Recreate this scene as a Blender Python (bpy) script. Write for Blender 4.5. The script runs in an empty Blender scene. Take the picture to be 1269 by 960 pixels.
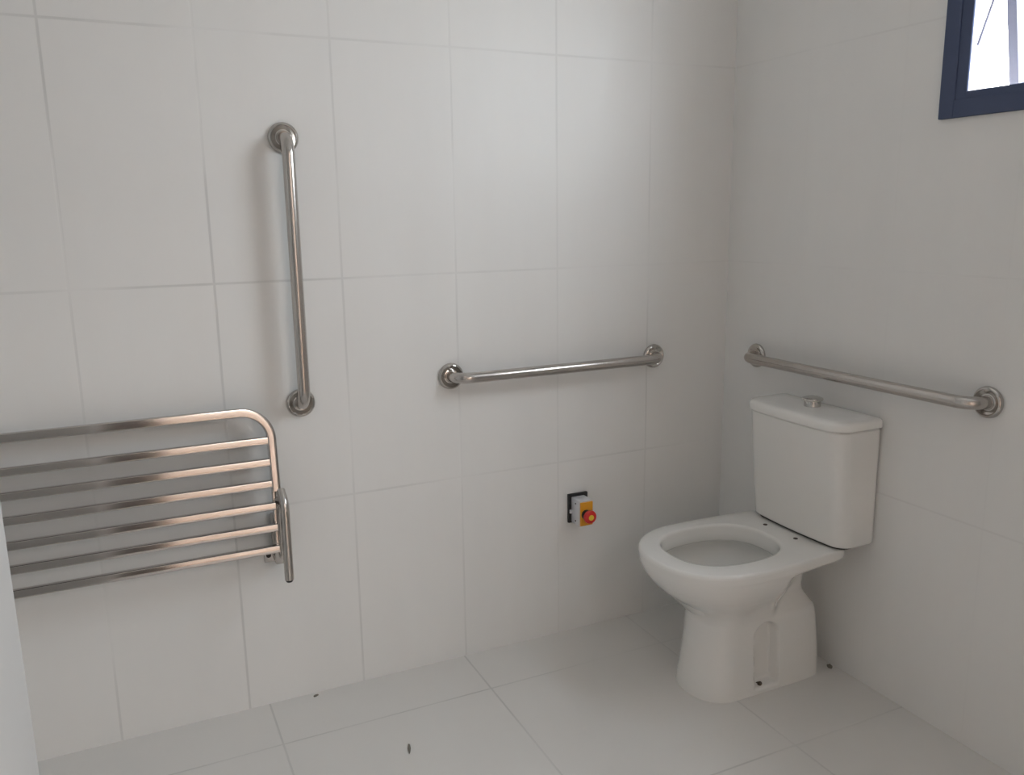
import bpy, bmesh, math
import numpy as np
from mathutils import Vector, Matrix

S = bpy.context.scene
COL = S.collection
PI = math.pi
SKY, FILL = 16.2, 30.0

# ------------------------------------------------------------------ materials
def new_mat(name):
    m = bpy.data.materials.new(name); m.use_nodes = True
    nt = m.node_tree
    return m, nt, nt.nodes['Principled BSDF']

def plain(name, col, rough=0.5, metal=0.0, noise=0.0, scale=30.0, coat=0.0):
    m, nt, b = new_mat(name)
    b.inputs['Roughness'].default_value = rough
    b.inputs['Metallic'].default_value = metal
    b.inputs['Coat Weight'].default_value = coat
    if noise > 0:
        tc = nt.nodes.new('ShaderNodeTexCoord')
        n = nt.nodes.new('ShaderNodeTexNoise'); n.inputs['Scale'].default_value = scale
        n.inputs['Detail'].default_value = 4
        nt.links.new(tc.outputs['Object'], n.inputs['Vector'])
        mx = nt.nodes.new('ShaderNodeMix'); mx.data_type = 'RGBA'
        mx.inputs[6].default_value = (*[c * (1 - noise) for c in col], 1)
        mx.inputs[7].default_value = (*[min(1, c * (1 + noise)) for c in col], 1)
        nt.links.new(n.outputs['Fac'], mx.inputs[0])
        nt.links.new(mx.outputs[2], b.inputs['Base Color'])
        rr = nt.nodes.new('ShaderNodeMapRange')
        rr.inputs['To Min'].default_value = rough * 0.8; rr.inputs['To Max'].default_value = rough * 1.2
        nt.links.new(n.outputs['Fac'], rr.inputs['Value']); nt.links.new(rr.outputs['Result'], b.inputs['Roughness'])
    else:
        b.inputs['Base Color'].default_value = (*col, 1)
    return m

def brushed(name, col, rough, stretch):
    """stainless steel with fine brush marks along one axis"""
    m, nt, b = new_mat(name)
    b.inputs['Metallic'].default_value = 1
    tc = nt.nodes.new('ShaderNodeTexCoord')
    mp = nt.nodes.new('ShaderNodeMapping'); mp.inputs['Scale'].default_value = stretch
    n = nt.nodes.new('ShaderNodeTexNoise'); n.inputs['Scale'].default_value = 1; n.inputs['Detail'].default_value = 3
    nt.links.new(tc.outputs['Object'], mp.inputs['Vector']); nt.links.new(mp.outputs['Vector'], n.inputs['Vector'])
    mx = nt.nodes.new('ShaderNodeMix'); mx.data_type = 'RGBA'
    mx.inputs[6].default_value = (*[c * .93 for c in col], 1); mx.inputs[7].default_value = (*[c * 1.05 for c in col], 1)
    nt.links.new(n.outputs['Fac'], mx.inputs[0]); nt.links.new(mx.outputs[2], b.inputs['Base Color'])
    rr = nt.nodes.new('ShaderNodeMapRange')
    rr.inputs['To Min'].default_value = rough * .8; rr.inputs['To Max'].default_value = rough * 1.25
    nt.links.new(n.outputs['Fac'], rr.inputs['Value']); nt.links.new(rr.outputs['Result'], b.inputs['Roughness'])
    return m

def tile_mat(name, base, grout, ax, size, off, gw, rough, streak=True, bump=0.25, mott=0.03, wt=(1, 1), fade=False):
    """glazed tile with straight joints; ax = the two axes (0,1,2) of the surface, object coords = world coords"""
    m, nt, b = new_mat(name)
    N, L = nt.nodes, nt.links
    geo = N.new('ShaderNodeNewGeometry'); sep = N.new('ShaderNodeSeparateXYZ')
    L.new(geo.outputs['Position'], sep.inputs[0])
    dist = []
    for a, s, o in zip(ax, size, off):
        sub = N.new('ShaderNodeMath'); sub.operation = 'SUBTRACT'; sub.inputs[1].default_value = o
        L.new(sep.outputs[a], sub.inputs[0])
        pp = N.new('ShaderNodeMath'); pp.operation = 'PINGPONG'; pp.inputs[1].default_value = s / 2
        L.new(sub.outputs[0], pp.inputs[0]); dist.append(pp)
    js = []
    for d, wv in zip(dist, wt):
        q = N.new('ShaderNodeMapRange'); q.interpolation_type = 'SMOOTHSTEP'
        q.inputs['From Min'].default_value = gw * .45; q.inputs['From Max'].default_value = gw * 1.35
        q.inputs['To Min'].default_value = 1 - wv; q.inputs['To Max'].default_value = 1
        L.new(d.outputs[0], q.inputs['Value']); js.append(q)
    j = N.new('ShaderNodeMath'); j.operation = 'MINIMUM'   # 0 in the joint, 1 on the tile
    L.new(js[0].outputs['Result'], j.inputs[0]); L.new(js[1].outputs['Result'], j.inputs[1])
    # mottling of the glaze: vertical smear
    mp = N.new('ShaderNodeMapping'); L.new(geo.outputs['Position'], mp.inputs['Vector'])
    mp.inputs['Scale'].default_value = (9, 9, 1.6) if streak else (4, 4, 4)
    n1 = N.new('ShaderNodeTexNoise'); n1.inputs['Scale'].default_value = 1.0; n1.inputs['Detail'].default_value = 5
    L.new(mp.outputs[0], n1.inputs['Vector'])
    # joints are not equally filled everywhere
    n2 = N.new('ShaderNodeTexNoise'); n2.inputs['Scale'].default_value = 2.3; n2.inputs['Detail'].default_value = 2
    L.new(geo.outputs['Position'], n2.inputs['Vector'])
    jv = N.new('ShaderNodeMapRange'); jv.inputs['From Min'].default_value = .38; jv.inputs['From Max'].default_value = .62
    jv.inputs['To Min'].default_value = .08; jv.inputs['To Max'].default_value = 1.0
    L.new(n2.outputs['Fac'], jv.inputs['Value'])
    if fade:      # the grout is more sunken on the left part of the long wall
        fx = N.new('ShaderNodeMapRange'); fx.inputs['From Min'].default_value = -.9; fx.inputs['From Max'].default_value = -1.5
        fx.inputs['To Min'].default_value = .55; fx.inputs['To Max'].default_value = 1.0
        L.new(sep.outputs[0], fx.inputs['Value'])
        fm = N.new('ShaderNodeMath'); fm.operation = 'MULTIPLY'
        L.new(fx.outputs['Result'], fm.inputs[0]); L.new(jv.outputs['Result'], fm.inputs[1])
        jout = fm.outputs[0]
    else:
        jout = jv.outputs['Result']
    inv = N.new('ShaderNodeMath'); inv.operation = 'SUBTRACT'; inv.inputs[0].default_value = 1
    L.new(j.outputs[0], inv.inputs[1])
    jm = N.new('ShaderNodeMath'); jm.operation = 'MULTIPLY'
    L.new(inv.outputs[0], jm.inputs[0]); L.new(jout, jm.inputs[1])
    tone = N.new('ShaderNodeMix'); tone.data_type = 'RGBA'
    tone.inputs[6].default_value = (*[c * (1 - mott) for c in base], 1)
    tone.inputs[7].default_value = (*[min(1, c * (1 + mott)) for c in base], 1)
    L.new(n1.outputs['Fac'], tone.inputs[0])
    mx = N.new('ShaderNodeMix'); mx.data_type = 'RGBA'; mx.inputs[7].default_value = (*grout, 1)
    L.new(jm.outputs[0], mx.inputs[0]); L.new(tone.outputs[2], mx.inputs[6])
    L.new(mx.outputs[2], b.inputs['Base Color'])
    rr = N.new('ShaderNodeMapRange'); rr.inputs['From Min'].default_value = .3; rr.inputs['From Max'].default_value = .7
    rr.inputs['To Min'].default_value = rough * .8; rr.inputs['To Max'].default_value = rough * 1.3
    L.new(n1.outputs['Fac'], rr.inputs['Value']); L.new(rr.outputs['Result'], b.inputs['Roughness'])
    bp = N.new('ShaderNodeBump'); bp.inputs['Strength'].default_value = bump; bp.inputs['Distance'].default_value = .0015
    L.new(j.outputs[0], bp.inputs['Height'])
    bp2 = N.new('ShaderNodeBump'); bp2.inputs['Strength'].default_value = .2; bp2.inputs['Distance'].default_value = .002
    L.new(n1.outputs['Fac'], bp2.inputs['Height']); L.new(bp.outputs[0], bp2.inputs['Normal'])
    L.new(bp2.outputs[0], b.inputs['Normal'])
    return m

TW, TZ, TX = 0.3237, 0.5743, 0.0092
WALLC = (.79, .783, .768)
GROUT = (.64, .635, .62)
M_back = tile_mat('back_wall_tile', WALLC, GROUT, (0, 2), (TW, .6), (TX, TZ), .0032, .42, bump=.16, fade=True)
M_side = tile_mat('side_wall_tile', WALLC, (.72, .71, .695), (1, 2), (TW, .6), (0, TZ), .0026, .36, bump=.10, wt=(.22, .8))
M_floor = tile_mat('floor_tile', (.70, .684, .66), (.52, .51, .49), (0, 1), (.5873, .5873), (-.9687, -.2058), .0028, .42,
                   streak=False, mott=.05)
M_plaster = plain('white_plaster', (.80, .795, .785), .7, noise=.02, scale=6)
M_beigewall = plain('beige_corridor_paint', (.86, .79, .745), .7, noise=.02, scale=5)
M_front = plain('grey_front_wall_paint', (.42, .415, .41), .7, noise=.02, scale=6)
M_pier = plain('grey_plaster', (.58, .575, .565), .7, noise=.02, scale=6)
M_ceil = plain('ceiling_paint', (.82, .82, .81), .8, noise=.02, scale=8)
M_ceram = plain('white_glazed_ceramic', (.80, .79, .765), .10, coat=.3)
M_lid = plain('white_ceramic_lid', (.82, .81, .785), .12, coat=.3)
M_water = plain('still_water', (.55, .57, .56), .04)
M_chrome = plain('chrome', (.66, .64, .61), .16, metal=1)
M_bar_x = brushed('satin_steel', (.54, .505, .475), .22, (60, 60, 60))
M_seat = plain('satin_seat_steel', (.575, .54, .515), .11, metal=1)
M_flange = plain('polished_flange_steel', (.54, .51, .48), .13, metal=1)
M_black = plain('black_plastic', (.012, .012, .014), .45)
M_greybox = plain('light_grey_plastic', (.62, .62, .65), .45)
M_yellow = plain('amber_plastic', (.80, .36, .02), .4)
M_red = plain('red_plastic', (.62, .02, .02), .3)
M_yell2 = plain('yellow_cap_plastic', (.85, .60, .06), .4)
M_frame = plain('anthracite_aluminium', (.085, .105, .175), .75, noise=.06, scale=40)
M_frame.node_tree.nodes['Principled BSDF'].inputs['Specular IOR Level'].default_value = .15
M_sash = plain('glare_washed_aluminium', (.17, .17, .22), .5)  # anthracite lightened: the window glare is painted into the colour
M_dark = plain('dark_grime', (.05, .04, .035), .8)
M_rust = plain('rusty_screw', (.06, .045, .03), .7)
M_chip = plain('dry_mortar_chip', (.22, .20, .17), .9, noise=.3, scale=200)
M_beige = tile_mat('corridor_floor_tile', (.74, .63, .54), (.45, .4, .34), (0, 1), (.6, .6), (0, 0), .003, .5, streak=False)
M_reflection = plain('dark_reflection_panel', (.16, .145, .135), .5)
M_gasket = plain('gasket_rubber', (.03, .028, .026), .8)

# glass for the open sash
M_glass, _nt, _b = new_mat('window_glass')
_nt.nodes.remove(_b)
_tr = _nt.nodes.new('ShaderNodeBsdfTransparent'); _tr.inputs[0].default_value = (.86, .90, .94, 1)
_gl = _nt.nodes.new('ShaderNodeBsdfGlossy'); _gl.inputs['Roughness'].default_value = .02
_fr = _nt.nodes.new('ShaderNodeFresnel'); _fr.inputs[0].default_value = 1.45
_mx = _nt.nodes.new('ShaderNodeMixShader')
_ge = _nt.nodes.new('ShaderNodeNewGeometry'); _fm = _nt.nodes.new('ShaderNodeMix')
_nt.links.new(_ge.outputs['Backfacing'], _fm.inputs[0]); _nt.links.new(_fr.outputs[0], _fm.inputs[2]); _fm.inputs[3].default_value = 0
_nt.links.new(_fm.outputs[0], _mx.inputs[0]); _nt.links.new(_tr.outputs[0], _mx.inputs[1]); _nt.links.new(_gl.outputs[0], _mx.inputs[2])
_nt.links.new(_mx.outputs[0], _nt.nodes['Material Output'].inputs[0])

# ------------------------------------------------------------------ helpers
def link_bm(name, bm, mat, parent=None, smooth=True, angle=35):
    bmesh.ops.remove_doubles(bm, verts=bm.verts[:], dist=1e-6)
    bmesh.ops.recalc_face_normals(bm, faces=bm.faces[:])
    me = bpy.data.meshes.new(name); bm.to_mesh(me); bm.free()
    me.materials.append(mat)
    o = bpy.data.objects.new(name, me); COL.objects.link(o)
    if smooth:
        me.shade_smooth()
        me.set_sharp_from_angle(angle=math.radians(angle))
    if parent is not None:
        base = parent
        loc = Vector((0, 0, 0))
        while base is not None:
            loc += base.location; base = base.parent
        me.transform(Matrix.Translation(-loc))
        o.parent = parent
    return o

def tag(o, label=None, cat=None, group=None, kind=None):
    if label: o['label'] = label
    if cat: o['category'] = cat
    if group: o['group'] = group
    if kind: o['kind'] = kind
    return o

def empty(name, loc, label, cat, group=None):
    o = bpy.data.objects.new(name, None); o.empty_display_size = .05
    COL.objects.link(o); o.location = loc
    return tag(o, label, cat, group)

def move_origin(o, loc):
    loc = Vector(loc)
    o.data.transform(Matrix.Translation(-loc)); o.location = loc
    return o

def bm_box(bm, lo, hi, bevel=0.0, seg=2):
    lo, hi = Vector(lo), Vector(hi)
    r = bmesh.ops.create_cube(bm, size=1)
    vs = r['verts']
    for v in vs:
        v.co = Vector([lo[i] + (v.co[i] + .5) * (hi[i] - lo[i]) for i in range(3)])
    if bevel > 0:
        es = list({e for v in vs for e in v.link_edges})
        bmesh.ops.bevel(bm, geom=es, offset=bevel, segments=seg, profile=.5, affect='EDGES')

def box(name, lo, hi, mat, parent=None, bevel=0.0, seg=2):
    bm = bmesh.new(); bm_box(bm, lo, hi, bevel, seg)
    return link_bm(name, bm, mat, parent)

def structure(name, boxes, mat, bevel=0.0):
    bm = bmesh.new()
    for lo, hi in boxes: bm_box(bm, lo, hi, bevel)
    o = link_bm(name, bm, mat, smooth=bevel > 0)
    o['kind'] = 'structure'
    return o

def arc_path(points, radii, seg=14):
    """polyline with rounded corners"""
    P = [Vector(p) for p in points]; out = [P[0]]
    for i in range(1, len(P) - 1):
        r = radii[i - 1]
        a = (P[i - 1] - P[i]).normalized(); c = (P[i + 1] - P[i]).normalized()
        ang = a.angle(c); t = r / math.tan(ang / 2)
        p0, p1 = P[i] + a * t, P[i] + c * t
        cen = P[i] + (a + c).normalized() * (r / math.sin(ang / 2))
        u, v = (p0 - cen), (p1 - cen)
        tot = u.angle(v); ax = u.cross(v).normalized()
        for k in range(seg + 1):
            out.append(cen + (Matrix.Rotation(tot * k / seg, 3, ax) @ u))
    out.append(P[-1]); return out

def circle_prof(r, n=28):
    return [(r * math.cos(2 * PI * k / n), r * math.sin(2 * PI * k / n)) for k in range(n)]

def rrect_prof(w, h, r, seg=4):
    out = []
    for cx, cy, a0 in ((w/2-r, h/2-r, 0), (-w/2+r, h/2-r, 90), (-w/2+r, -h/2+r, 180), (w/2-r, -h/2+r, 270)):
        for k in range(seg + 1):
            a = math.radians(a0 + 90 * k / seg); out.append((cx + r * math.cos(a), cy + r * math.sin(a)))
    return out

def sweep(bm, path, prof, up=None, caps=True):
    """sweep a closed profile along a path; up = fixed binormal for planar paths"""
    path = [Vector(p) for p in path]; rings = []
    n = len(path)
    for i, p in enumerate(path):
        t = ((path[min(i + 1, n - 1)] - path[i]).normalized() + (path[i] - path[max(i - 1, 0)]).normalized())
        t.normalize()
        b = Vector(up) if up else None
        if b is None:
            b = Vector((0, 0, 1)) if abs(t.z) < .9 else Vector((1, 0, 0))
            b = (b - t * b.dot(t)).normalized()
        nrm = b.cross(t).normalized()
        rings.append([bm.verts.new(p + nrm * x + b * y) for x, y in prof])
    m = len(prof)
    for a, c in zip(rings, rings[1:]):
        for k in range(m):
            bm.faces.new((a[k], a[(k + 1) % m], c[(k + 1) % m], c[k]))
    if caps:
        bm.faces.new(rings[0][::-1]); bm.faces.new(rings[-1])

def lathe(bm, prof, origin, axis, n=40):
    """prof: (r, h) list from start to end along axis"""
    axis = Vector(axis).normalized(); origin = Vector(origin)
    u = axis.orthogonal().normalized(); v = axis.cross(u)
    rings = []
    for r, h in prof:
        if r < 1e-6: rings.append([bm.verts.new(origin + axis * h)])
        else: rings.append([bm.verts.new(origin + axis * h + (u * math.cos(2*PI*k/n) + v * math.sin(2*PI*k/n)) * r) for k in range(n)])
    for a, c in zip(rings, rings[1:]):
        for k in range(n):
            k2 = (k + 1) % n
            if len(a) == 1 and len(c) == 1: continue
            if len(a) == 1: bm.faces.new((a[0], c[k], c[k2]))
            elif len(c) == 1: bm.faces.new((a[k], a[k2], c[0]))
            else: bm.faces.new((a[k], a[k2], c[k2], c[k]))
    if len(rings[0]) > 1: bm.faces.new(rings[0][::-1])
    if len(rings[-1]) > 1: bm.faces.new(rings[-1])

# ------------------------------------------------------------------ the room
CEIL = 2.55
YF = -2.62                     # inner face of the front wall, behind the camera
structure('floor', [((-2.75, YF, -.06), (0, 0, 0))], M_floor)
structure('ceiling', [((-2.85, YF - .12, CEIL), (.15, .12, CEIL + .1))], M_ceil)
structure('wall_back', [((-2.85, 0, -.06), (.15, .12, CEIL))], M_back)
# right wall around the window opening
WY0, WY1, WZ0, WZ1 = -1.80, -.775, 1.556, 2.18
structure('wall_right', [((0, YF, -.06), (.15, 0, WZ0)), ((0, YF, WZ1), (.15, 0, CEIL)),
                         ((0, WY1, WZ0), (.15, 0, WZ1)), ((0, YF, WZ0), (.15, WY0, WZ1))], M_side)
structure('wall_left', [((-2.85, -1.24, -.06), (-2.75, 0, CEIL))], M_side)
# pier beside the entrance: its edge is the pale strip at the left of the photograph
structure('wall_entry', [((-2.85, YF, -.06), (-1.966, -1.22, CEIL))], M_pier, bevel=.006)
# front wall with the doorway the photographer looks in from
DX0, DX1, DZ = -1.70, -.80, 2.1
structure('wall_front', [((-2.85, YF - .12, -.06), (DX0, YF, CEIL)), ((DX1, YF - .12, -.06), (.15, YF, CEIL)),
                         ((DX0, YF - .12, DZ), (DX1, YF, CEIL))], M_front)
structure('reflection_panel', [((-1.962, YF + .002, .002), (DX0, YF + .035, 2.1))], M_reflection)  # unseen dark panel, added only to darken the reflection in the seat slats
# corridor outside the doorway
structure('floor_corridor', [((-2.9, -4.6, -.06), (.3, YF, -.001))], M_beige)
structure('wall_corridor', [((-2.9, -4.7, -.06), (.3, -4.6, CEIL)), ((-3.0, -4.7, -.06), (-2.9, YF - .12, CEIL)),
                            ((.3, -4.7, -.06), (.4, YF - .12, CEIL))], M_beigewall)
structure('ceiling_corridor', [((-3.0, -4.7, CEIL), (.4, YF - .12, CEIL + .1))], M_ceil)

# window: fixed outer frame, top-hung sash standing open outwards
def ring_yz(bm, x0, x1, oy0, oy1, oz0, oz1, iy0, iy1, iz0, iz1, bev=.0015):
    bm_box(bm, (x0, iy1, oz0), (x1, oy1, oz1), bev, 1)
    bm_box(bm, (x0, oy0, oz0), (x1, iy0, oz1), bev, 1)
    bm_box(bm, (x0, iy0, oz0), (x1, iy1, iz0), bev, 1)
    bm_box(bm, (x0, iy0, iz1), (x1, iy1, oz1), bev, 1)
win = bpy.data.objects.new('window_1', None); COL.objects.link(win); win.location = (0, -1.18, 1.54)
win['kind'] = 'structure'
bm = bmesh.new()
ring_yz(bm, -.012, .004, -1.815, -.760, 1.541, 2.195, -1.773, -.800, 1.582, 2.153)
ring_yz(bm, .004, .018, -1.798, -.777, 1.558, 2.178, -1.773, -.800, 1.582, 2.153)
ring_yz(bm, -.008, -.002, -1.775, -.798, 1.580, 2.155, -1.745, -.829, 1.598, 2.125)
link_bm('window_frame', bm, M_frame, win)
# sash: plane tilts outwards, x offset runs from .085 (top) to .175 (bottom)
sz0, sz1, sx0, sx1 = 1.585, 2.14, .178, .065
sy0, sy1 = -1.755, -.815
def sash_pt(y, z, d=0.0):
    t = (z - sz0) / (sz1 - sz0); return Vector((sx0 + (sx1 - sx0) * t + d, y, z))
def sash_box(bm, y0, y1, z0, z1, d0, d1):
    vs = [bm.verts.new(sash_pt(y, z, d)) for d in (d0, d1) for y, z in ((y0, z0), (y1, z0), (y1, z1), (y0, z1))]
    for f in ((0, 1, 2, 3), (7, 6, 5, 4), (0, 4, 5, 1), (1, 5, 6, 2), (2, 6, 7, 3), (3, 7, 4, 0)):
        bm.faces.new([vs[i] for i in f])
bm = bmesh.new(); sw = .024
sash_box(bm, sy1 - sw, sy1, sz0, sz1, -.014, .014); sash_box(bm, sy0, sy0 + sw, sz0, sz1, -.014, .014)
sash_box(bm, sy0 + sw, sy1 - sw, sz0, sz0 + .03, -.014, .014); sash_box(bm, sy0 + sw, sy1 - sw, sz1 - .03, sz1, -.014, .014)
sash = link_bm('window_sash', bm, M_sash, win, smooth=False)
bm = bmesh.new(); sweep(bm, [(.045, -.806, 1.705), (.118, -.800, 1.87)], rrect_prof(.003, .006, .001, 2), up=(0, 1, 0))
link_bm('stay_arm', bm, M_sash, win)
bm = bmesh.new(); sash_box(bm, sy0 + sw, sy1 - sw, sz0 + .03, sz1 - .03, -.003, .003)
link_bm('pane', bm, M_glass, sash, smooth=False)

# ------------------------------------------------------------------ grab bars
BR = .0155
def flange(parent, p, axis):
    bm = bmesh.new()
    lathe(bm, [(0, -.0004), (.0375, -.0004), (.0382, .002), (.0375, .006), (.0350, .0098), (.0318, .0112), (.0285, .0100),
               (.0245, .0066), (.0205, .0052), (.0175, .0062), (.0168, .0085), (.0158, .0088), (0, .0088)], p, axis, 48)
    return link_bm('flange', bm, M_flange, parent)
def grab_bar(label, a, b, axis, off=.058, rad=.045):
    a, b, axis = Vector(a), Vector(b), Vector(axis)
    root = empty('grab_bar', (a + b) / 2, label, 'grab bar', 'stainless grab bars on the walls')
    path = arc_path([a + axis * .004, a + axis * off, b + axis * off, b + axis * .004], [rad, rad], 16)
    d = (b - a).normalized()
    bm = bmesh.new(); sweep(bm, path, circle_prof(BR, 32), up=axis.cross(d))
    link_bm('bar', bm, M_bar_x, root)
    flange(root, a, axis); flange(root, b, axis)
    return root
grab_bar('vertical stainless steel grab bar on the tiled wall above the folded shower seat',
         (-1.416, 0, 1.530), (-1.416, 0, .850), (0, -1, 0))
grab_bar('horizontal stainless grab bar on the long wall above the red emergency button',
         (-.987, 0, .882), (-.290, 0, .882), (0, -1, 0))
grab_bar('horizontal stainless grab bar on the right wall above the toilet tank',
         (0, -.158, .882), (0, -.954, .885), (-1, 0, 0))

# ------------------------------------------------------------------ folded shower seat
seat = empty('shower_seat', (-1.85, 0, .40), 'folded stainless steel slatted shower seat on the left part of the tiled wall', 'shower seat')
ST = .0225
XR, XL, ZT, ZB = -1.5065, -2.215, .8495, .640
AL = math.atan(.1226)                       # the folded seat leans against the wall
SN = (0, -math.cos(AL), math.sin(AL))       # its outward normal
def seat_y(z): return -.100 + (z - .487) * .1226 + ST / 2
def seat_pt(x, z, d=0.0): return Vector((x, seat_y(z), z)) + Vector(SN) * d
bm = bmesh.new()
path = arc_path([seat_pt(XR, ZB), seat_pt(XR, ZT), seat_pt(XL, ZT), seat_pt(XL, ZB)], [.075, .075], 16)
sweep(bm, path, rrect_prof(ST, ST, .004), up=SN)
link_bm('seat_frame', bm, M_seat, seat, angle=20)
for z in (.772, .7155, .659, .601, .5445, .488):
    bm = bmesh.new()
    if z > ZB: x0, x1 = XL + .009, XR - .009
    else: x0, x1 = XL - .004, XR - .006
    sweep(bm, [seat_pt(x0, z, -.001), seat_pt(x1, z, -.001)], rrect_prof(ST - .002, ST - .001, .004), up=SN)
    link_bm('slat', bm, M_seat, seat, angle=20)
for sgn, xr in ((1, XR), (-1, XL)):
    # rail behind the slat ends that carries the lower slats
    bm = bmesh.new()
    sweep(bm, [seat_pt(xr - sgn * .006, .480, -.021), seat_pt(xr - sgn * .003, .655, -.021)], rrect_prof(.010, .018, .002), up=SN)
    link_bm('side_rail', bm, M_bar_x, seat, angle=20)
    # wall bracket with a foot plate
    bm = bmesh.new()
    bm_box(bm, (xr - .012, -.052, .428), (xr + .014, -.003, .560), .004)
    bm_box(bm, (xr - .034, -.006, .420), (xr + .016, 0, .456), .002)
    br = link_bm('wall_bracket', bm, M_bar_x, seat)
    bm = bmesh.new()
    lathe(bm, [(0, 0), (.0065, 0), (.0065, .004), (.004, .006), (0, .006)], (xr - .023, -.006, .441), (0, -1, 0), 16)
    link_bm('screw', bm, M_dark, br)
    # bent arm from the wall bracket up to the frame
    x2 = xr + sgn * .004
    bm = bmesh.new()
    path = arc_path([(x2, -.040, .440), (x2, -.046, .560), (x2 + sgn * .001, -.070, .642), (x2 + sgn * .012, -.098, .600)], [.09, .022], 10)
    sweep(bm, path[:-1], circle_prof(.0115, 24), up=(1, 0, 0))
    link_bm('pivot_arm', bm, M_bar_x, seat)
    # support leg: tube bent at the top, hanging in front
    bm = bmesh.new()
    path = arc_path([(x2 + sgn * .006, -.074, .640), (x2 + sgn * .009, -.104, .610), (x2 + sgn * .006, -.116, .408)], [.05], 10)
    sweep(bm, path, circle_prof(.0118, 24), up=(1, 0, 0))
    leg = link_bm('support_leg', bm, M_bar_x, seat)
    bm = bmesh.new()
    lathe(bm, [(0, 0), (.009, 0), (.009, .006), (.007, .008), (0, .008)], (x2 + sgn * .006, -.116, .410), (0, 0, -1), 20)
    link_bm('end_cap', bm, M_black, leg)

# ------------------------------------------------------------------ emergency stop box
est = empty('emergency_stop_box', (-.571, 0, .415), 'small grey and amber box with a red push button low on the tiled wall', 'emergency button')
box('mounting_plate', (-.6055, -.010, .372), (-.536, 0, .4665), M_black, est, .002)
bm = bmesh.new()
bm_box(bm, (-.5960, -.062, .3745), (-.5495, -.009, .4580), .0025)
body = link_bm('box_body', bm, M_greybox, est)
for z in (.4445, .388):
    bm = bmesh.new(); lathe(bm, [(0, 0), (.0028, 0), (.0022, .0015), (0, .0015)], (-.5960, -.038, z), (-1, 0, 0), 12)
    link_bm('screw', bm, M_dark, body)
box('latch', (-.603, -.016, .405), (-.594, -.010, .417), M_greybox, est, .001)
box('cover', (-.5945, -.0675, .3780), (-.5505, -.0610, .4545), M_yellow, est, .002)
bm = bmesh.new()
lathe(bm, [(0, 0), (.0155, 0), (.0155, .010), (.012, .012), (0, .012)], (-.576, -.0675, .415), (0, -1, 0), 28)
link_bm('button_collar', bm, M_black, est)
bm = bmesh.new()
lathe(bm, [(0, .010), (.010, .010), (.0115, .016), (.0195, .019), (.0215, .024), (.0205, .029), (.016, .0325), (0, .0335)],
      (-.576, -.0675, .415), (0, -1, 0), 36)
btn = link_bm('push_button', bm, M_red, est)
bm = bmesh.new()
lathe(bm, [(0, .0325), (.0088, .0325), (.0085, .0350), (.006, .0358), (0, .036)], (-.576, -.0675, .415), (0, -1, 0), 20)
link_bm('button_cap', bm, M_yell2, btn)

# ------------------------------------------------------------------ toilet
YC = -.462
toilet = empty('toilet', (-.30, YC, 0), 'white close-coupled ceramic toilet without a seat, in the corner below the right wall grab bar', 'toilet')
NR = 260
def resample(x, y, n=NR):
    x = np.append(x, x[0]); y = np.append(y, y[0])
    s = np.concatenate([[0], np.cumsum(np.hypot(np.diff(x), np.diff(y)))])
    t = np.linspace(0, s[-1], n, endpoint=False)
    return np.interp(t, s, x), np.interp(t, s, y)
def smooth(a, b, v):
    t = np.clip((v - a) / (b - a), 0, 1); return t * t * (3 - 2 * t)
# key sections of the outside: z, front x, rear x, half width front, half width rear, shoulder x, front exponent
K = np.array([
 # z     xf     xr     hwf   hwr   xm    nf
 [.000, -.479, -.062, .108, .108, -.385, 2.2],
 [.012, -.478, -.062, .107, .107, -.385, 2.2],
 [.060, -.471, -.064, .103, .105, -.380, 2.2],
 [.120, -.464, -.068, .099, .102, -.375, 2.2],
 [.180, -.459, -.075, .096, .099, -.370, 2.2],
 [.205, -.458, -.079, .096, .097, -.370, 2.2],
 [.216, -.458, -.082, .097, .093, -.370, 2.2],
 [.232, -.462, -.090, .1015, .080, -.370, 2.2],
 [.248, -.470, -.100, .109, .070, -.370, 2.2],
 [.260, -.481, -.106, .1175, .066, -.370, 2.2],
 [.276, -.501, -.108, .1315, .066, -.370, 2.2],
 [.292, -.524, -.108, .146, .068, -.372, 2.2],
 [.312, -.549, -.108, .163, .072, -.375, 2.25],
 [.335, -.570, -.108, .178, .080, -.378, 2.3],
 [.360, -.586, -.105, .189, .098, -.380, 2.3],
 [.376, -.593, -.088, .194, .135, -.380, 2.3],
 [.386, -.596, -.066, .196, .180, -.380, 2.3],
 [.394, -.597, -.061, .198, .187, -.380, 2.3],
 [.408, -.598, -.060, .1985, .188, -.380, 2.3],
 [.415, -.596, -.062, .197, .186, -.380, 2.3],
 [.4185, -.593, -.064, .194, .184, -.380, 2.3],
 [.420, -.588, -.067, .189, .180, -.380, 2.3],
])
def pchip(x, y, q):
    """monotone cubic interpolation"""
    h = np.diff(x); d = np.diff(y) / h
    m = np.zeros(len(x)); m[0], m[-1] = d[0], d[-1]
    for i in range(1, len(x) - 1):
        if d[i - 1] * d[i] > 0:
            w1, w2 = 2 * h[i] + h[i - 1], h[i] + 2 * h[i - 1]
            m[i] = (w1 + w2) / (w1 / d[i - 1] + w2 / d[i])
    i = int(np.clip(np.searchsorted(x, q) - 1, 0, len(x) - 2)); t = (q - x[i]) / h[i]
    return ((1 + 2*t) * (1-t)**2 * y[i] + t * (1-t)**2 * h[i] * m[i] + t*t*(3-2*t) * y[i+1] + t*t*(t-1) * h[i] * m[i+1])
zz = np.unique(np.round(np.concatenate([np.arange(0, .25, .004), np.arange(.25, .42, .0035), K[:, 0]]), 5))
th = np.linspace(0, 2 * PI, 1441)[:-1]
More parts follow.
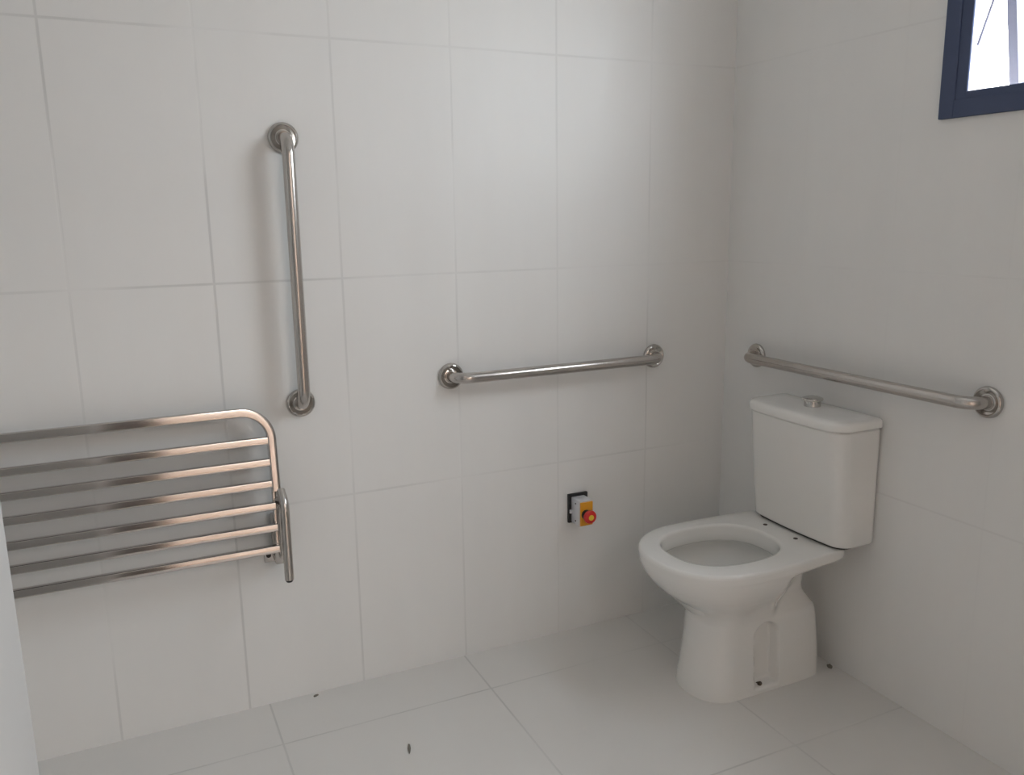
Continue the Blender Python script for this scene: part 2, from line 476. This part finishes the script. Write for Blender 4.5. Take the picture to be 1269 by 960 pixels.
def outer_ring(z):
    xf, xr, hf, hr, xm, nf = [float(pchip(K[:, 0], K[:, i], z)) for i in range(1, 7)]
    c, s = np.cos(th), np.sin(th)
    nr = 9.0
    x = np.where(c < 0, xm - (xm - xf) * np.abs(c) ** (2 / nf), xm + (xr - xm) * np.abs(c) ** (2 / nr))
    u = np.where(c < 0, np.sign(s) * np.abs(s) ** (2 / nf), np.sign(s) * np.abs(s) ** (2 / nr))
    k = float(smooth(.225, .30, z))
    w = hf + (hr - hf) * smooth(-.270 - .050 * k, -.217 + .080 * k, x)
    return resample(x, u * w)
def hole_ring(d, cx=-.367, cy=.008, a=.163, b=.135, n=2.45, sc=1.0):
    c, s = np.cos(th), np.sin(th)
    x = cx + (a + d) * sc * np.sign(c) * np.abs(c) ** (2 / n)
    y = cy + (b + d) * sc * np.sign(s) * np.abs(s) ** (2 / n)
    return resample(x, y)
rings = []
for z in zz:
    x, y = outer_ring(z)
    # arched recess in each side of the pedestal for the floor bolt
    if z < .24:
        half = .041
        top = .205 - half
        dz = max(z - top, 0)
        for k in range(NR):
            if abs(y[k]) > .05 and -.35 < x[k] < -.20:
                r = math.hypot(x[k] + .276, dz)
                m = 1 - float(smooth(half - .006, half + .003, r))
                m *= float(smooth(.012, .022, z))
                y[k] -= math.copysign(.034 * m, y[k])
    rings.append(np.stack([x, y + YC, np.full(NR, z)], 1))
for d, z, sc in ((.010, .4203, 1), (.004, .4190, 1), (.001, .4155, 1), (0, .410, 1), (-.002, .392, 1), (-.003, .374, 1),
                 (-.001, .370, 1), (.010, .3672, 1), (.022, .3655, 1), (.026, .355, 1), (.022, .335, 1), (.010, .310, 1),
                 (0, .295, .95), (0, .27, .82), (0, .245, .66), (0, .22, .50), (0, .20, .40), (0, .185, .3)):
    x, y = hole_ring(d, sc=sc)
    rings.append(np.stack([x, y + YC, np.full(NR, z)], 1))
bm = bmesh.new()
VR = [[bm.verts.new(p) for p in r] for r in rings]
for a, c in zip(VR, VR[1:]):
    for k in range(NR):
        bm.faces.new((a[k], a[(k + 1) % NR], c[(k + 1) % NR], c[k]))
bm.faces.new(VR[0][::-1]); bm.faces.new(VR[-1])
soft = [v for ring, z in zip(VR, zz) for v in ring if .222 < z < .345]     # ease the crease under the bowl
for _ in range(14):
    bmesh.ops.smooth_vert(bm, verts=soft, factor=.5, use_axis_x=True, use_axis_y=True, use_axis_z=True)
bowl = link_bm('bowl', bm, M_ceram, toilet, angle=70)
# water in the bowl
bm = bmesh.new(); x, y = hole_ring(-.001, sc=.57)
top = [bm.verts.new((a, b + YC, .232)) for a, b in zip(x[::4], y[::4])]
bot = [bm.verts.new(((a + .367) * .85 - .367, b * .85 + YC, .222)) for a, b in zip(x[::4], y[::4])]
for k in range(len(top)):
    k2 = (k + 1) % len(top); bm.faces.new((top[k], top[k2], bot[k2], bot[k]))
bm.faces.new(top); bm.faces.new(bot[::-1])
link_bm('water', bm, M_water, bowl)
# floor bolts in the recesses, seat holes in the ledge
for s in (-1, 1):
    bm = bmesh.new()
    lathe(bm, [(0, 0), (.010, 0), (.010, .003), (.006, .004), (.006, .012), (.004, .015), (0, .015)], (-.289, YC + s * .088, .012), (0, s * .5, .85), 14)
    link_bm('floor_bolt', bm, M_rust, bowl)
    bm = bmesh.new()
    lathe(bm, [(0, 0), (.0065, 0), (.0065, .0018), (.004, .0022), (0, .0022)], (-.155, YC + s * .062, .4195), (0, 0, 1), 16)
    link_bm('seat_hole', bm, M_dark, bowl)

# tank: tapered box with rounded front corners and a bowed front
def tank_ring(xr, xf, hw, bow, rc, inset=0.0, n=160):
    xr, xf, hw = xr - inset, xf + inset, hw - inset
    rb = .012; pts = []
    def corner(cx, cy, r, a0):
        for k in range(13):
            a = math.radians(a0 + 90 * k / 12); pts.append((cx + r * math.cos(a), cy + r * math.sin(a)))
    corner(xr - rb, hw - rb, rb, 0)
    corner(xf + rc, hw - rc, rc, 90)
    for k in range(1, 24):
        y = (hw - rc) * (1 - 2 * k / 24); pts.append((xf, y))
    corner(xf + rc, -hw + rc, rc, 180)
    corner(xr - rb, -hw + rb, rb, 270)
    p = np.array(pts)
    f = 1 - np.clip(np.abs(p[:, 1]) / hw, 0, 1) ** 2
    wgt = np.clip((xr - p[:, 0]) / (xr - xf), 0, 1)
    p[:, 0] -= bow * f * wgt
    return resample(p[:, 0], p[:, 1], n)
YT = YC - .017
def loft(bm, secs):
    vr = [[bm.verts.new((x, y + YT, z)) for x, y in zip(*s)] for s, z in secs]
    n = len(vr[0])
    for a, c in zip(vr, vr[1:]):
        for k in range(n): bm.faces.new((a[k], a[(k + 1) % n], c[(k + 1) % n], c[k]))
    bm.faces.new(vr[0][::-1]); bm.faces.new(vr[-1])
tank = None
TB, TT = .426, .7565
secs = []
for z, ins in ((TB, .006), (TB + .0015, .003), (TB + .005, .0006), (TB + .010, 0), (.50, 0), (.58, 0), (.66, 0), (.72, 0), (TT - .004, 0), (TT, .003)):
    t = (z - TB) / (TT - TB)
    secs.append((tank_ring(-.004, -.122 - .033 * t, .185 - .001 * t, .010, .040, ins), z))
bm = bmesh.new(); loft(bm, secs)
tank = link_bm('tank', bm, M_ceram, toilet)
bm = bmesh.new(); loft(bm, [(tank_ring(-.03, -.114, .168, .008, .034), .4195), (tank_ring(-.03, -.114, .168, .008, .034), .430)])
link_bm('gasket', bm, M_gasket, tank)
bm = bmesh.new()
secs = []
for z, ins in ((.7585, .006), (.7595, .001), (.763, 0), (.776, 0), (.781, .0015), (.7845, .005), (.7865, .010), (.7875, .018), (.788, .05)):
    secs.append((tank_ring(-.002, -.163, .189, .011, .044, ins), z))
loft(bm, secs)
lid = link_bm('tank_lid', bm, M_lid, tank)
bm = bmesh.new()
loft(bm, [(tank_ring(-.016, -.150, .180, .010, .036), .7555), (tank_ring(-.016, -.150, .180, .010, .036), .7595)])
link_bm('lid_seam', bm, M_gasket, tank)
bm = bmesh.new()
lathe(bm, [(0, -.002), (.0235, -.002), (.0235, .002), (.0225, .016), (.0285, .018), (.0295, .0205), (.0285, .0235), (.022, .026), (0, .0272)],
      (-.072, YT + .004, .788), (0, 0, 1), 36)
link_bm('flush_button', bm, M_chrome, lid)

# ------------------------------------------------------------------ bits lying on the floor
def chip(name, loc, size, rz, label, seed):
    rng = np.random.RandomState(seed)
    bm = bmesh.new(); bmesh.ops.create_icosphere(bm, subdivisions=2, radius=1)
    for v in bm.verts:
        f = 1 + .35 * (rng.rand() - .5)
        v.co = Vector((v.co.x * size[0] * f, v.co.y * size[1] * f, max(v.co.z * f, -.6) * size[2] + .6 * size[2]))
    bm.transform(Matrix.Rotation(rz, 4, 'Z')); bm.transform(Matrix.Translation(loc))
    o = link_bm(name, bm, M_chip)
    move_origin(o, loc)
    return tag(o, label, 'debris')
chip('wood_splinter', (-1.270, -.370, 0), (.022, .0035, .0025), math.radians(75), 'thin dark splinter lying alone on the bare floor tiles', 1)
chip('mortar_crumb', (-1.431, -.019, 0), (.008, .004, .003), .2, 'small dark crumb on the floor against the long wall below the shower seat', 2)
chip('mortar_crumb', (-.020, -.553, 0), (.012, .007, .005), 1.2, 'dark mortar crumb on the floor against the right wall behind the toilet', 3)

# ------------------------------------------------------------------ light
W = bpy.data.worlds.new('daylight'); S.world = W; W.use_nodes = True
bg = W.node_tree.nodes['Background']
_tc = W.node_tree.nodes.new('ShaderNodeTexCoord'); _sp = W.node_tree.nodes.new('ShaderNodeSeparateXYZ')
_cr = W.node_tree.nodes.new('ShaderNodeValToRGB')
W.node_tree.links.new(_tc.outputs['Generated'], _sp.inputs[0])
_mr = W.node_tree.nodes.new('ShaderNodeMapRange'); _mr.inputs['From Min'].default_value = -1; _mr.inputs['From Max'].default_value = 1
W.node_tree.links.new(_sp.outputs['Z'], _mr.inputs['Value']); W.node_tree.links.new(_mr.outputs['Result'], _cr.inputs['Fac'])
_e = _cr.color_ramp.elements
_e[0].position = .47; _e[0].color = (.80, .785, .75, 1)
_e[1].position = .50; _e[1].color = (.97, .955, .93, 1)
_n = _e.new(1.0); _n.color = (1.25, 1.26, 1.25, 1)
W.node_tree.links.new(_cr.outputs['Color'], bg.inputs['Color'])
# the sky is brighter on the sun's side (-y)
_az = W.node_tree.nodes.new('ShaderNodeMapRange'); _az.interpolation_type = 'SMOOTHSTEP'
_az.inputs['From Min'].default_value = .6; _az.inputs['From Max'].default_value = -1.0
_az.inputs['To Min'].default_value = SKY * 1.0; _az.inputs['To Max'].default_value = SKY * 1.0
W.node_tree.links.new(_sp.outputs['Y'], _az.inputs['Value'])
W.node_tree.links.new(_az.outputs['Result'], bg.inputs['Strength'])
def area(name, loc, rot, sx, sy, power=0, col=(1, 1, 1), portal=False):
    l = bpy.data.lights.new(name, 'AREA'); l.shape = 'RECTANGLE'; l.size = sx; l.size_y = sy
    l.energy = power; l.color = col
    if portal: l.cycles.is_portal = True
    o = bpy.data.objects.new(name, l); COL.objects.link(o); o.location = loc; o.rotation_euler = rot
    return o
area('window_daylight', (.16, (WY0 + WY1) / 2, (WZ0 + WZ1) / 2), (0, PI / 2, 0), WZ1 - WZ0, WY1 - WY0, portal=True)
area('corridor_fill', (-.68, -4.1, CEIL - .02), (0, 0, 0), 1.2, .6, FILL, (1, .98, .95))  # unseen area light added as room fill and for the seat's bright reflection

# ------------------------------------------------------------------ camera (solved from the tile joints)
F = 1043.55
yaw, pit, rol = .4369, -.2024, -.0149
f = Vector((math.sin(yaw) * math.cos(pit), math.cos(yaw) * math.cos(pit), math.sin(pit)))
r = f.cross(Vector((0, 0, 1))).normalized(); u = r.cross(f)
cr, sr = math.cos(rol), math.sin(rol)
r2, u2 = r * cr + u * sr, u * cr - r * sr
mat = Matrix((r2, u2, -f)).transposed().to_4x4(); mat.translation = (-1.8332, -2.2291, 1.3334)
cd = bpy.data.cameras.new('camera'); cam = bpy.data.objects.new('camera', cd); COL.objects.link(cam)
cam.matrix_world = mat
cd.sensor_fit = 'HORIZONTAL'; cd.sensor_width = 36; cd.lens = F / 1269 * 36; cd.clip_start = .02
S.camera = cam

vs = S.view_settings
vs.view_transform = 'Standard'; vs.look = 'None'; vs.gamma = 1; vs.exposure = 0.14; vs.use_curve_mapping = False
S.cycles.max_bounces = 12; S.cycles.diffuse_bounces = 8
S.cycles.caustics_reflective = False; S.cycles.caustics_refractive = False
